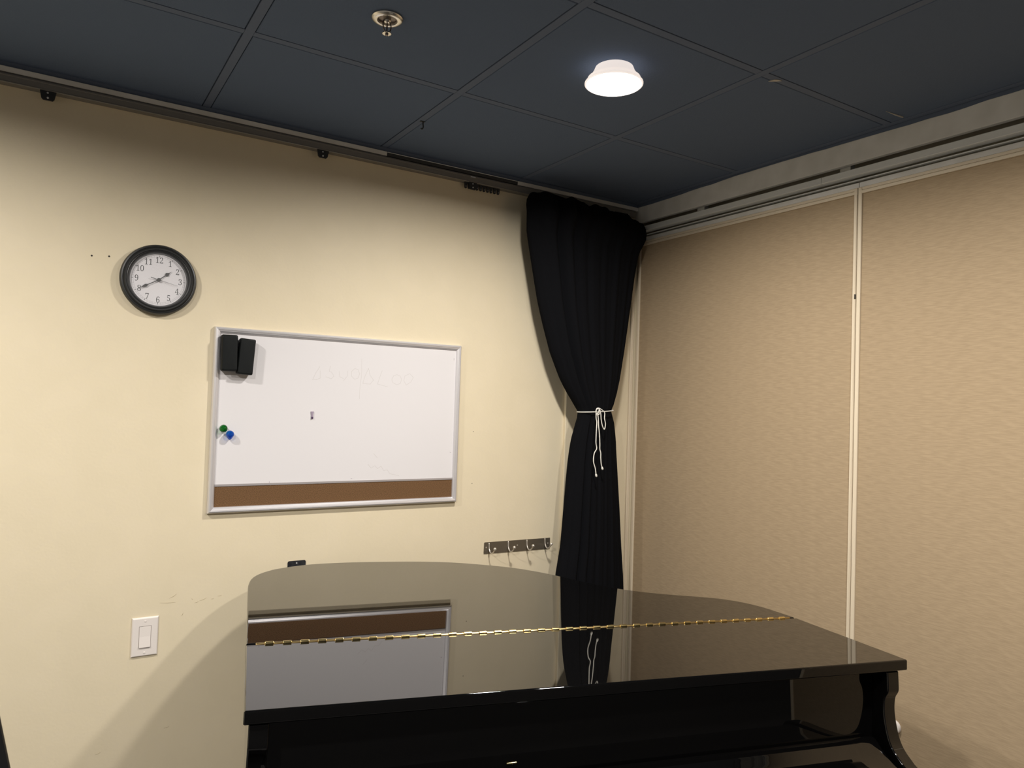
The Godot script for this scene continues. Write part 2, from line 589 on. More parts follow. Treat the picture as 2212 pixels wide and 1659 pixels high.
func partition() -> void:
	var w := root("wall_right")
	structure(w, "folding partition wall of beige cloth panels under a painted header", "wall")
	obj("backing", box(Vector3(WX + 0.16, 0, -0.1), Vector3(WX + 0.26, CEIL + 0.25, ZF + 0.1)), "side_paint", w)
	# the header's plaster edge at the ceiling is a little uneven
	var rings := []
	var rng := RandomNumberGenerator.new()
	rng.seed = 7
	var n := 60
	for k in n + 1:
		var zz := ZF * k / n
		var up := CEIL - 0.004 - (0.008 * (0.5 + 0.5 * sin(zz * 5.0 + 1.0)) + rng.randf_range(0, 0.003))
		rings.append(PackedVector3Array([Vector3(WX, 2.434, zz), Vector3(WX - 0.001, 2.437, zz), Vector3(WX - 0.001, up, zz), Vector3(WX + 0.006, up + 0.006, zz), Vector3(WX + 0.018, up + 0.006, zz), Vector3(WX + 0.018, 2.434, zz)]))
	obj("header", shut(loft(rings)), "header_paint", w, 25.0)
	obj("header_top", box(Vector3(WX + 0.001, CEIL - 0.014, 0), Vector3(WX + 0.17, CEIL + 0.12, ZF)), "grid_paint", w)
	# the aluminium track comes in lengths
	var zz0 := 0.012
	for z1 in [0.96, 1.62, ZF - 0.01]:
		obj("track_rail", box(Vector3(WX + 0.003, 2.393, zz0), Vector3(WX + 0.037, 2.416, z1), 0.0012), "track_aluminium", w)
		zz0 = z1 + 0.0012
	obj("track_lip", box(Vector3(WX + 0.024, 2.380, 0.012), Vector3(WX + 0.040, 2.3835, ZF - 0.01), 0.001), "track_aluminium", w)
	for k in 5:
		obj("track_hanger", box(Vector3(WX + 0.036, 2.398, 0.35 + k * 0.66), Vector3(WX + 0.060, 2.508, 0.39 + k * 0.66), 0.001), "track_aluminium", w)
	# jamb ribs at the corner
	for k in 3:
		obj("jamb_rib", box(Vector3(2.2345 + k * 0.0085, 0, 0.0), Vector3(2.2405 + k * 0.0085, 2.372, 0.020 - k * 0.004), 0.0015), "stile_cream", w)
	# panels: cloth, top rail with a step, a stile at each side
	var ends := [[0.012, 1.0895], [1.0915, 2.27], [2.272, ZF - 0.005]]
	var xf := WX + 0.018      # face of the stiles
	for e in ends:
		var p := Node3D.new()
		p.name = "partition_panel" if not w.has_node("partition_panel") else "partition_panel_%03d" % ends.find(e)
		w.add_child(p, true)
		obj("cloth", box(Vector3(xf + 0.006, 0.03, e[0] + 0.004), Vector3(xf + 0.03, 2.345, e[1] - 0.004)), "panel_fabric", p)
		obj("top_rail", box(Vector3(xf - 0.0005, 2.3315, e[0]), Vector3(xf + 0.03, 2.3425, e[1]), 0.0012), "stile_cream", p)
		obj("top_rail", box(Vector3(xf + 0.001, 2.3435, e[0]), Vector3(xf + 0.03, 2.3535, e[1]), 0.0012), "stile_cream", p)
		obj("top_rail", box(Vector3(xf + 0.006, 2.353, e[0]), Vector3(xf + 0.03, 2.372, e[1]), 0.001), "header_paint", p)
		obj("stile", box(Vector3(xf - 0.001, 0.02, e[0]), Vector3(xf + 0.03, 2.3535, e[0] + 0.0135), 0.0015), "stile_cream", p)
		obj("stile", box(Vector3(xf - 0.001, 0.02, e[1] - 0.0125), Vector3(xf + 0.03, 2.3535, e[1]), 0.0015), "stile_cream", p)
		obj("edge_bead", box(Vector3(xf - 0.003, 0.02, e[1] - 0.0042), Vector3(xf + 0.01, 2.33, e[1] - 0.0006), 0.001), "stile_cream", p)
	obj("seam_slot", box(Vector3(xf - 0.0042, 1.979, 1.0865), Vector3(xf, 1.995, 1.0895)), "dark_gap", w)


# ------------------------------------------------------------------ lamps
func ceiling_lamp(at: Vector3, energy: float, label: String) -> void:
	var l := thing("ceiling_lamp", label, "lamp", at, "round ceiling lamps")
	obj("housing", lathe([Vector2(0.0, 0.0), Vector2(0.052, 0.0), Vector2(0.056, -0.010), Vector2(0.063, -0.022), Vector2(0.072, -0.034), Vector2(0.0765, -0.041), Vector2(0.0735, -0.041), Vector2(0.0725, -0.0300), Vector2(0.0, -0.0300)], 48), "lamp_housing", l)
	obj("rim", lathe([Vector2(0.0725, -0.0395), Vector2(0.0775, -0.0395), Vector2(0.0797, -0.0415), Vector2(0.0797, -0.0440), Vector2(0.0780, -0.0455), Vector2(0.0750, -0.0455), Vector2(0.0730, -0.0440)], 48, true), "lamp_housing", l)
	obj("lens", lathe([Vector2(0.0, -0.0302), Vector2(0.0722, -0.0302), Vector2(0.0722, -0.0325), Vector2(0.05, -0.0335), Vector2(0.0, -0.0340)], 48), "lamp_lens", l)
	var a := AreaLight3D.new()
	a.name = "lamp_light"
	a.area_size = Vector2(0.10, 0.10)
	a.area_normalize_energy = true
	a.light_color = Color(1.0, 0.98, 0.955)
	a.light_energy = energy
	a.shadow_enabled = true
	a.area_range = 12.0
	a.area_attenuation = 2.0
	a.position = Vector3(0, -0.0350, 0)
	a.rotation_degrees = Vector3(-90, 0, 0)
	l.add_child(a)


# ------------------------------------------------------------------ piano
func piano() -> void:
	var p := thing("grand_piano", "glossy black grand piano with closed lid in front of the cream wall", "piano", Vector3(0.9198, 0.0608, 1.5331))
	p.rotation_degrees = Vector3(-2.453, -13.496, -1.209)
	var top := 1.018
	var under := 0.9955
	# lid outline, seen from above: x along the keyboard, z towards the player
	var back := PackedVector2Array([Vector2(-0.683, -0.3905), Vector2(-0.685, -0.639), Vector2(-0.687, -0.938), Vector2(-0.686, -1.023), Vector2(-0.679, -1.107), Vector2(-0.661, -1.173), Vector2(-0.634, -1.225), Vector2(-0.597, -1.271), Vector2(-0.510, -1.332), Vector2(-0.415, -1.359), Vector2(-0.320, -1.368), Vector2(-0.173, -1.364), Vector2(-0.060, -1.347), Vector2(0.034, -1.311), Vector2(0.168, -1.216), Vector2(0.243, -1.119), Vector2(0.292, -1.020), Vector2(0.340, -0.905), Vector2(0.390, -0.815), Vector2(0.447, -0.753), Vector2(0.517, -0.702), Vector2(0.585, -0.664), Vector2(0.638, -0.626), Vector2(0.674, -0.575), Vector2(0.696, -0.500), Vector2(0.7005, -0.3865)])
	var curved := smooth_flat(back, 4)
	obj("lid", slab(curved, under, top, 0.0035), "black_lacquer", p, 30.0)
	var flap := PackedVector2Array([Vector2(-0.6790, 0.0025), Vector2(0.6790, -0.0020), Vector2(0.6808, -0.0045), Vector2(0.691, -0.188), Vector2(0.7000, -0.3770), Vector2(-0.6845, -0.3805), Vector2(-0.6808, 0.0005)])
	obj("front_lid", slab(flap, under, top, 0.0030), "black_lacquer", p, 30.0)
	# the long hinge: two leaves let into the lid, knuckles taking turns, bright and dim reflections put into their colour
	var hinge := obj("lid_hinge", box(Vector3(-0.664, top - 0.006, -0.3915), Vector3(0.681, top - 0.0012, -0.3755)), "brass_dark", p)
	var kn := 75
	var step := (0.681 + 0.664) / kn
	var m_up := mesh_of(moved(lathe([Vector2(0, -step * 0.49), Vector2(0.0036, -step * 0.49), Vector2(0.0041, -step * 0.45), Vector2(0.0041, step * 0.45), Vector2(0.0036, step * 0.49), Vector2(0, step * 0.49)], 14), Transform3D(Basis(Vector3.BACK, PI / 2), Vector3.ZERO)))
	for k in kn:
		var s := -0.664 + step * (k + 0.5)
		var o := put("hinge_knuckle", m_up, "brass" if k % 2 else "brass_dark", hinge)  # darker brass on every other knuckle stands for its dim reflection
		o.position = Vector3(s, top + (0.0008 if k % 2 else -0.0014), -0.3852 + 0.0040 * (s + 0.664) / 1.345 + (0.0014 if k % 2 else -0.0012))
	for k in 9:
		var o := put("hinge_screw", mesh_of(lathe([Vector2(0, 0), Vector2(0.0022, 0), Vector2(0.0014, 0.0006), Vector2(0, 0.0008)], 8)), "brass", hinge)
		o.position = Vector3(-0.62 + k * 0.16, top - 0.0012, -0.3895)
	# case
	var out := PackedVector2Array()
	for q in curved:
		out.append(q)
	out.append_array(PackedVector2Array([Vector2(0.690, -0.186), Vector2(0.679, -0.050), Vector2(-0.683, -0.050)]))
	var body := inset(out, 0.013)
	obj("case", slab(body, 0.72, 0.9945, 0.003), "black_lacquer", p, 30.0)
	# arms: a profile in (z, y), drawn out along x
	var front := smooth_flat(PackedVector2Array([Vector2(-0.0112, 0.9900), Vector2(-0.0100, 0.965), Vector2(-0.0097, 0.9535), Vector2(-0.0115, 0.9465), Vector2(-0.0182, 0.9352), Vector2(-0.0208, 0.9205), Vector2(-0.0208, 0.9040), Vector2(-0.0173, 0.8818), Vector2(-0.0112, 0.8600), Vector2(-0.0036, 0.8435), Vector2(0.0070, 0.8305), Vector2(0.0220, 0.8190), Vector2(0.0386, 0.8090), Vector2(0.075, 0.797), Vector2(0.13, 0.789), Vector2(0.20, 0.782), Vector2(0.238, 0.770), Vector2(0.248, 0.742), Vector2(0.244, 0.71), Vector2(0.22, 0.64)]), 3)
	for side in [1, -1]:
		var flat := PackedVector2Array([Vector2(-0.075, 0.64), Vector2(-0.075, 0.9925), Vector2(-0.0135, 0.9925)])
		flat.append_array(front)
		var x0 := 0.6340 if side > 0 else -0.6725
		var x1 := 0.6660 if side > 0 else -0.6405
		var rr := 0.0028
		var rows := []
		for k in 5:
			var a := PI / 2 * k / 4
			rows.append([rr * (1 - sin(a)), x0 + rr * (1 - cos(a))])
		for k in 5:
			var a := PI / 2 * k / 4
			rows.append([rr * (1 - cos(a)), x1 - rr * (1 - sin(a))])
		var rings := []
		var f0 := PackedVector2Array()
		for r in rows:
			var f := inset(flat, r[0]) if r[0] > 1e-6 else flat
			f0 = f
			var ring := PackedVector3Array()
			for q in f:
				ring.append(Vector3(r[1], q.y, q.x))
			rings.append(ring)
		var t := loft(rings, true, false, false)
		var area := 0.0
		for i in flat.size():
			area += flat[i].cross(flat[(i + 1) % flat.size()])
		tri_cap(t, rings[0], inset(flat, rr), area < 0.0)
		tri_cap(t, rings[-1], f0, area > 0.0)
		obj("arm", shut(t), "black_lacquer", p, 30.0)
	# upright board above the keys
	var board := obj("fallboard_back", box(Vector3(-0.6405, 0.70, -0.078), Vector3(0.634, 0.9965, -0.051), 0.0012), "black_lacquer", p)
	# closed key cover: starts as a rounded roll below the upright board and sweeps forward
	var prof := smooth_flat(PackedVector2Array([Vector2(-0.0495, 0.8400), Vector2(-0.0470, 0.8455), Vector2(-0.0410, 0.8470), Vector2(-0.0315, 0.8435), Vector2(-0.0200, 0.8345), Vector2(-0.0045, 0.8230), Vector2(0.017, 0.8120), Vector2(0.045, 0.8030), Vector2(0.09, 0.7935), Vector2(0.15, 0.7850), Vector2(0.195, 0.7785), Vector2(0.212, 0.7705), Vector2(0.216, 0.760)]), 4)
	var flat2 := PackedVector2Array()
	flat2.append_array(prof)
	flat2.append_array(PackedVector2Array([Vector2(0.19, 0.753), Vector2(0.0, 0.778), Vector2(-0.0495, 0.80)]))
	var rows2 := []
	for k in 6:
		var a := PI / 2 * k / 5
		rows2.append([0.006 * (1 - sin(a)), -0.6330 + 0.006 * (1 - cos(a))])
	for k in 6:
		var a := PI / 2 * k / 5
		rows2.append([0.006 * (1 - cos(a)), 0.6265 - 0.006 * (1 - sin(a))])
	var rings2 := []
	var last := PackedVector2Array()
	for r in rows2:
		var f := inset(flat2, r[0]) if r[0] > 1e-6 else flat2
		last = f
		var ring := PackedVector3Array()
		for q in f:
			ring.append(Vector3(r[1], q.y, q.x))
		rings2.append(ring)
	var t2 := loft(rings2, true, false, false)
	var area2 := 0.0
	for i in flat2.size():
		area2 += flat2[i].cross(flat2[(i + 1) % flat2.size()])
	tri_cap(t2, rings2[0], inset(flat2, 0.006), area2 < 0.0)
	tri_cap(t2, rings2[-1], last, area2 > 0.0)
	obj("key_cover", shut(t2), "black_lacquer", p, 30.0)
	# brass catch in the joint above the cover
	var catch_ := lathe([Vector2(0, -0.010), Vector2(0.0018, -0.010), Vector2(0.0022, -0.0085), Vector2(0.0022, 0.0085), Vector2(0.0018, 0.010), Vector2(0, 0.010)], 12)
	obj("brass_catch", moved(catch_, Transform3D(Basis(Vector3.BACK, PI / 2), Vector3(-0.209, 0.8700, -0.0505))), "brass", board)
	# key bed, slip and legs
	obj("key_bed", box(Vector3(-0.671, 0.64, -0.60), Vector3(0.6645, 0.722, 0.208), 0.003), "black_lacquer", p)
	obj("key_slip", box(Vector3(-0.6405, 0.67, 0.200), Vector3(0.634, 0.752, 0.222), 0.003), "black_lacquer", p)
	for q in [[-0.58, 0.05, -0.0752], [0.56, 0.05, -0.0512], [-0.40, -0.88, -0.0316]]:
		var leg := obj("leg", moved(loft_leg(q[2]), Transform3D(Basis(), Vector3(q[0], 0, q[1]))), "black_lacquer", p)
		var w := lathe([Vector2(0, -0.012), Vector2(0.024, -0.012), Vector2(0.026, -0.008), Vector2(0.026, 0.008), Vector2(0.024, 0.012), Vector2(0, 0.012)], 20)
		obj("caster", moved(w, Transform3D(Basis(Vector3.BACK, PI / 2), Vector3(q[0], q[2] + 0.0275, q[1]))), "brass_dark", leg)
	var lyre := obj("pedal_lyre", box(Vector3(-0.05, 0.12, -0.12), Vector3(-0.025, 0.66, -0.09), 0.003), "black_satin", p)
	obj("lyre_post", box(Vector3(0.025, 0.12, -0.12), Vector3(0.05, 0.66, -0.09), 0.003), "black_satin", lyre)
	obj("lyre_box", box(Vector3(-0.11, 0.07, -0.16), Vector3(0.11, 0.13, -0.05), 0.006), "black_satin", lyre)
	for k in 3:
		obj("pedal", box(Vector3(-0.075 + k * 0.062, 0.083, -0.06), Vector3(-0.049 + k * 0.062, 0.092, 0.07), 0.003), "brass", lyre)


func loft_leg(foot: float) -> PackedVector3Array:
	var rings := []
	for r in [[0.046, foot + 0.048], [0.042, foot + 0.09], [0.036, foot + 0.13], [0.040, 0.3], [0.058, 0.56], [0.062, 0.60], [0.062, 0.66]]:
		var ring := PackedVector3Array()
		for k in 24:
			var a := TAU * k / 24
			var s: float = r[0] / pow(pow(absf(cos(a)), 8.0) + pow(absf(sin(a)), 8.0), 1.0 / 8.0)
			ring.append(Vector3(cos(a) * s, r[1], sin(a) * s))
		rings.append(ring)
	return shut(loft(rings))


# ------------------------------------------------------------------ curtain
func at_height(tab: Array, y: float) -> float:
	for i in tab.size() - 1:
		if y <= tab[i][0] and y >= tab[i + 1][0]:
			var k: float = (tab[i][0] - y) / maxf(1e-6, tab[i][0] - tab[i + 1][0])
			return lerpf(tab[i][1], tab[i + 1][1], k)
	return tab[0][1] if y > tab[0][0] else tab[-1][1]


const CUR_L := [[2.448, 1.630], [2.425, 1.612], [2.394, 1.603], [2.355, 1.598], [2.281, 1.600], [2.192, 1.620], [2.101, 1.641], [2.011, 1.662], [1.92, 1.691], [1.81, 1.731], [1.70, 1.786], [1.644, 1.821], [1.598, 1.854], [1.571, 1.8745], [1.558, 1.8745], [1.531, 1.866], [1.454, 1.850], [1.359, 1.839], [1.17, 1.825], [1.02, 1.814], [0.909, 1.795], [0.06, 1.73]]
const CUR_R := [[2.445, 2.215], [2.421, 2.239], [2.381, 2.244], [2.336, 2.225], [2.268, 2.181], [2.163, 2.160], [2.06, 2.145], [1.957, 2.130], [1.835, 2.111], [1.714, 2.089], [1.653, 2.071], [1.603, 2.050], [1.583, 2.034], [1.570, 2.034], [1.534, 2.050], [1.455, 2.070], [1.355, 2.084], [1.156, 2.107], [0.997, 2.123], [0.876, 2.138], [0.06, 2.20]]

func fold(u: float) -> float:
	# broad folds gather on the left, finer ones in the middle
	var f := 0.55 * exp(-pow((u + 0.72) / 0.10, 2.0)) + 0.75 * exp(-pow((u + 0.45) / 0.085, 2.0)) - 0.55 * exp(-pow((u + 0.58) / 0.05, 2.0)) - 0.5 * exp(-pow((u + 0.30) / 0.06, 2.0))
	f += 0.13 * sin(u * 27.0 + 0.6) + 0.07 * sin(u * 49.0 + 2.0) + 0.10 * sin(u * 15.0)
	return f


func curtain() -> void:
	var c := thing("curtain", "black floor-length curtain tied in with white cord in the room corner", "curtain")
	var rings := []
	var nf := 110
	var rows := 90
	for k in rows + 1:
		var v := float(k) / rows
		# the top sags towards the right, the hem is level
		var yl := lerpf(2.448, 0.06, v)
		var yr := lerpf(2.415, 0.06, v)
		var tied := exp(-pow((lerpf(2.448, 0.06, v) - 1.567) / 0.10, 2.0))
		var xl := at_height(CUR_L, yl)
		var xr := at_height(CUR_R, yr)
		var half := (xr - xl) * 0.5
		var deep := lerpf(0.062, 0.052, tied)
		if yl > 2.40:
			deep = lerpf(0.062, 0.034, (yl - 2.40) / 0.05)
		var zc := lerpf(0.100, 0.115, tied)
		if yl > 2.36:
			zc = lerpf(0.100, 0.066, (yl - 2.36) / 0.09)
		var amp := 0.019 * clampf(half / 0.22, 0.35, 1.15)
		if yl > 2.40:
			amp *= lerpf(1.0, 0.4, (yl - 2.40) / 0.05)
		if tied > 0.02:
			amp *= lerpf(1.0, 0.55, tied)
		var ring := PackedVector3Array()
		for i in nf:
			var u := -cos(PI * (i + 0.5) / nf)
			var bow := sqrt(maxf(0.0, 1.0 - u * u))
			var sag := 0.022 * bow if yl > 2.3 else 0.0
			var top := smoothstep(2.30, 2.448, yl)
			var ragged := (0.006 * sin(u * 13.0) + 0.004 * sin(u * 31.0 + 1.0)) * top
			ring.append(Vector3(xl + half * (1 + u), lerpf(yl, yr, (u + 1) * 0.5) + sag * top * 0.7 + ragged, zc + deep * pow(bow, 0.7) + amp * fold(u) * minf(1.0, bow * 2.2)))
		for i in 24:
			var u := cos(PI * (i + 0.5) / 24)
			var bow := sqrt(maxf(0.0, 1.0 - u * u))
			ring.append(Vector3(xl + half * (1 + u), lerpf(yl, yr, (u + 1) * 0.5), zc - deep * 0.62 * bow))
		rings.append(ring)
	obj("cloth", shut(loft(rings)), "black_velvet", c, 50.0)
	# hooks that hold the heading on the track
	for k in 7:
		var x := 1.66 + k * 0.085
		obj("curtain_hook", tube([Vector3(x, 2.462, 0.028), Vector3(x, 2.452, 0.034), Vector3(x, 2.448, 0.045), Vector3(x, 2.456, 0.055)], 0.0022, 6), "white_cord", c)
	# the cord: round the waist, a knot, one long bow loop and two tails
	var cord := thing("tie_cord", "thin white cord knotted round the black curtain with hanging ends", "cord")
	var belt := []
	for k in 41:
		var a := TAU * k / 40.0
		belt.append(Vector3(1.9545 + 0.0845 * cos(a), 1.5755 + 0.006 * cos(a), 0.118 + (0.072 if sin(a) > 0 else 0.04) * sin(a)))
	obj("waist_loop", tube(belt, 0.0021, 8), "white_cord", cord)
	var z := 0.196
	obj("knot", tube(smooth_path([Vector3(1.902, 1.577, z), Vector3(1.904, 1.586, z + 0.003), Vector3(1.913, 1.587, z + 0.005), Vector3(1.912, 1.573, z + 0.006), Vector3(1.905, 1.566, z + 0.004), Vector3(1.908, 1.560, z + 0.002), Vector3(1.915, 1.566, z + 0.005), Vector3(1.909, 1.575, z + 0.008)], 5), 0.0026, 8), "white_cord", cord)
	var tails := [
		[Vector2(1.8995, 1.578), Vector2(1.901, 1.547), Vector2(1.905, 1.531), Vector2(1.904, 1.500), Vector2(1.9035, 1.465), Vector2(1.904, 1.445), Vector2(1.908, 1.423), Vector2(1.8965, 1.404), Vector2(1.8935, 1.372), Vector2(1.904, 1.343), Vector2(1.909, 1.317)],
		[Vector2(1.908, 1.564), Vector2(1.912, 1.547), Vector2(1.915, 1.515), Vector2(1.920, 1.486), Vector2(1.924, 1.445), Vector2(1.925, 1.421), Vector2(1.930, 1.406), Vector2(1.931, 1.384), Vector2(1.935, 1.357), Vector2(1.940, 1.345)]]
	for tl in tails:
		var path := []
		for q in tl:
			path.append(Vector3(q.x, q.y, z + 0.003))
		var pp := smooth_path(path, 4)
		var tail := obj("tail", tube(pp, 0.0020, 8), "white_cord", cord)
		var e: Vector3 = pp[-1]
		obj("end_knot", moved(lathe([Vector2(0, 0.006), Vector2(0.0026, 0.004), Vector2(0.0042, 0.0), Vector2(0.0045, -0.004), Vector2(0.003, -0.008), Vector2(0, -0.0085)], 12), Transform3D(Basis(Vector3.BACK, 0.35), e)), "white_cord", tail)
	var lp := []
	for q in [Vector2(1.904, 1.584), Vector2(1.913, 1.588), Vector2(1.929, 1.581), Vector2(1.943, 1.570), Vector2(1.943, 1.548), Vector2(1.949, 1.523), Vector2(1.9435, 1.502), Vector2(1.933, 1.517), Vector2(1.926, 1.541), Vector2(1.923, 1.564), Vector2(1.918, 1.581)]:
		lp.append(Vector3(q.x, q.y, z + 0.005))
	obj("bow_loop", tube(smooth_path(lp, 4), 0.0019, 8), "white_cord", cord)


func curtain_track() -> void:
	var t := thing("curtain_track", "long grey metal curtain track along the top of the cream wall", "curtain track")
	var prof := PackedVector2Array([Vector2(0.0005, 2.457), Vector2(0.028, 2.457), Vector2(0.030, 2.4585), Vector2(0.030, 2.4605), Vector2(0.0285, 2.4615), Vector2(0.0285, 2.4765), Vector2(0.0305, 2.478), Vector2(0.0305, 2.4815), Vector2(0.028, 2.4825), Vector2(0.0265, 2.4855), Vector2(0.0005, 2.4885)])
	obj("rail", prism(prof, XL + 0.01, 2.236, func(a, b, d): return Vector3(d, b, a)), "grid_metal" if M.has("grid_metal") else track_mat(), t, 20.0)
	obj("joint_plate", box(Vector3(1.376, 2.4765, 0.0296), Vector3(1.398, 2.4800, 0.0312)), "steel_bright", t)
	var labels := ["small black clip under the track near the left edge of the frame", "small black clip under the track above the whiteboard", "small grey clip under the track among the row of gliders"]
	var xs := [-0.0255, 0.7885, 1.3885]
	for k in 3:
		var c := thing("track_clip", labels[k], "clip", Vector3(xs[k], 2.4565, 0.026), "clips under the curtain track")
		var body := PackedVector2Array([Vector2(-0.0205, 0.0), Vector2(0.0205, 0.0), Vector2(0.0165, -0.021), Vector2(0.0120, -0.026), Vector2(-0.0120, -0.026), Vector2(-0.0165, -0.021)])
		if k == 2:
			for i in body.size():
				body[i] *= Vector2(0.85, 1.05)
		obj("body", prism(body, -0.002, 0.004, func(a, b, d): return Vector3(a, b, d)), "clip_black", c, 20.0)
		obj("screw", moved(lathe([Vector2(0, 0), Vector2(0.003, 0), Vector2(0.002, 0.0015), Vector2(0, 0.0018)], 10), Transform3D(Basis(Vector3.RIGHT, PI / 2), Vector3(0.0, -0.019, 0.004))), "steel_bright", c)
		obj("screw", moved(lathe([Vector2(0, 0), Vector2(0.0028, 0), Vector2(0.002, 0.0015), Vector2(0, 0.0018)], 10), Transform3D(Basis(Vector3.RIGHT, PI / 2), Vector3(-0.001, -0.005, 0.004))), "steel_bright", c)
	var gx := [1.3625, 1.378, 1.4135, 1.4295, 1.4455, 1.4615, 1.4775, 1.4940, 1.5105]
	var words := ["leftmost black curtain glider, left of the grey clip under the track", "second black curtain glider, half hidden by the grey clip", "black curtain glider just right of the grey clip", "second black curtain glider right of the grey clip", "third black curtain glider right of the grey clip", "fourth black curtain glider right of the grey clip", "third black curtain glider from the right end of the row", "second black curtain glider from the right end of the row", "black curtain glider at the right end of the row, nearest the curtain"]
	var first: Node3D = null
	for k in gx.size():
		var g: Node3D
		if first == null:
			g = thing("curtain_glider", words[0], "curtain glider", Vector3.ZERO, "black gliders waiting in the curtain track")
			first = g
			var b := PackedVector2Array([Vector2(-0.0062, 0.0), Vector2(0.0062, 0.0), Vector2(0.0052, -0.017), Vector2(0.0036, -0.0225), Vector2(0.0, -0.0242), Vector2(-0.0036, -0.0225), Vector2(-0.0052, -0.017)])
			obj("body", prism(b, -0.003, 0.003, func(p, q, d): return Vector3(p, q, d)), "clip_black", g, 20.0)
			obj("eyelet", moved(lathe([Vector2(0.0012, -0.0006), Vector2(0.0024, -0.0006), Vector2(0.0024, 0.0006), Vector2(0.0012, 0.0006)], 12, true), Transform3D(Basis(Vector3.RIGHT, PI / 2), Vector3(0, -0.0165, 0.0033))), "ink_grey", g)
		else:
			g = first.duplicate()
			g.name = numbered("curtain_glider")
			add_child(g, true)
			g.set_meta("label", words[k])
		g.position = Vector3(gx[k], 2.4568, 0.017)


func track_mat() -> String:
	mat("grid_metal", Color(0.26, 0.245, 0.225), 0.45, 0.4)
	return "grid_metal"


# ------------------------------------------------------------------ whiteboard
func whiteboard() -> void:
	var x0 := 0.4615
	var x1 := 1.3700
	var y0 := 1.2075
	var y1 := 1.8145
	var w := thing("whiteboard", "aluminium framed whiteboard with a cork strip along its foot", "whiteboard")
	var prof := [Vector2(0, 0.0005), Vector2(0, 0.012), Vector2(0.0025, 0.0175), Vector2(0.006, 0.0195), Vector2(0.0095, 0.0190), Vector2(0.0105, 0.0172), Vector2(0.0140, 0.0165), Vector2(0.0185, 0.0125), Vector2(0.0200, 0.0085), Vector2(0.0200, 0.0005)]
	var cs := [Vector2(x0, y0), Vector2(x1, y0), Vector2(x1, y1), Vector2(x0, y1)]
	var dirs := [Vector2(1, 1), Vector2(-1, 1), Vector2(-1, -1), Vector2(1, -1)]
	for k in 4:
		var a := PackedVector3Array()
		var b := PackedVector3Array()
		for q in prof:
			var p0: Vector2 = cs[k] + dirs[k] * q.x
			var p1: Vector2 = cs[(k + 1) % 4] + dirs[(k + 1) % 4] * q.x
			a.append(Vector3(p0.x, p0.y, q.y))
			b.append(Vector3(p1.x, p1.y, q.y))
		obj("frame_rail", shut(loft([a, b])), "aluminium", w, 22.0)
	# writing surface with faint ghost writing left in the enamel
	var img := Image.create(1400, 800, false, Image.FORMAT_RGB8)
	img.fill(Color(0.868, 0.858, 0.862))
	var strokes := [
		[0.382, 0.186, 0.367, 0.23, 0.354, 0.281], [0.384, 0.214, 0.385, 0.267, 0.368, 0.28, 0.355, 0.276],
		[0.426, 0.177, 0.421, 0.216, 0.43, 0.22, 0.442, 0.247, 0.431, 0.268, 0.408, 0.255],
		[0.463, 0.212, 0.467, 0.25, 0.482, 0.263], [0.5, 0.204, 0.498, 0.243, 0.483, 0.278],
		[0.551, 0.223, 0.545, 0.253, 0.53, 0.264, 0.516, 0.241, 0.516, 0.207, 0.529, 0.186, 0.543, 0.19, 0.551, 0.223],
		[0.558, 0.11, 0.559, 0.238, 0.554, 0.336, 0.554, 0.405],
		[0.589, 0.178, 0.575, 0.236, 0.566, 0.291, 0.599, 0.294, 0.613, 0.263, 0.597, 0.229, 0.589, 0.178],
		[0.65, 0.19, 0.642, 0.231, 0.631, 0.291, 0.677, 0.308],
		[0.74, 0.248, 0.735, 0.278, 0.719, 0.29, 0.701, 0.276, 0.695, 0.251, 0.703, 0.223, 0.718, 0.214, 0.733, 0.223, 0.74, 0.248],
		[0.795, 0.228, 0.784, 0.264, 0.763, 0.289, 0.751, 0.257, 0.755, 0.221, 0.777, 0.201, 0.795, 0.228],
		[0.602, 0.884, 0.617, 0.912, 0.633, 0.894, 0.645, 0.917, 0.661, 0.899, 0.673, 0.932, 0.69, 0.928, 0.702, 0.957, 0.743, 0.973],
		[0.626, 0.806, 0.643, 0.838]]
	for s in strokes:
		for i in range(0, s.size() - 2, 2):
			var a := Vector2(s[i] * 1400, s[i + 1] * 800)
			var b := Vector2(s[i + 2] * 1400, s[i + 3] * 800)
			var n := int(a.distance_to(b)) + 1
			for k in n + 1:
				var q := a.lerp(b, float(k) / n)
				img.fill_rect(Rect2i(int(q.x), int(q.y), 2, 2), Color(0.805, 0.79, 0.785))
	for q in [[0.99, 0.06, 14], [0.985, 0.80, 10], [0.53, 0.986, 8], [0.2, 0.99, 12]]:
		img.fill_rect(Rect2i(int(q[0] * 1400), int(q[1] * 800), 2 if q[2] > 10 else q[2], q[2] if q[2] > 10 else 2), Color(0.6, 0.55, 0.6))
	var m := mat("whiteboard_enamel", Color(1, 1, 1), 0.4, 0.0, 0.3)
	m.albedo_color = Color(1, 1, 1)
	m.albedo_texture = ImageTexture.create_from_image(img)
	var lo := Vector3(x0 + 0.020, 1.301, 0.001)
	var hi := Vector3(x1 - 0.020, y1 - 0.020, 0.008)
	put("writing_surface", mesh_of(box(lo, hi), 20.0, func(p: Vector3): return Vector2((p.x - lo.x) / (hi.x - lo.x), (hi.y - p.y) / (hi.y - lo.y))), "whiteboard_enamel", w)
	obj("cork_strip", box(Vector3(x0 + 0.020, y0 + 0.020, 0.001), Vector3(x1 - 0.020, 1.2935, 0.0078)), "cork", w)
	obj("divider", box(Vector3(x0 + 0.020, 1.2932, 0.001), Vector3(x1 - 0.020, 1.3013, 0.0098), 0.001), "aluminium_trim", w)
	# two erasers that cling to the board
	eraser(Vector3(0.5045, 1.7295, 0.008), 1.0, "black board eraser at the whiteboard's top left corner, against the frame")
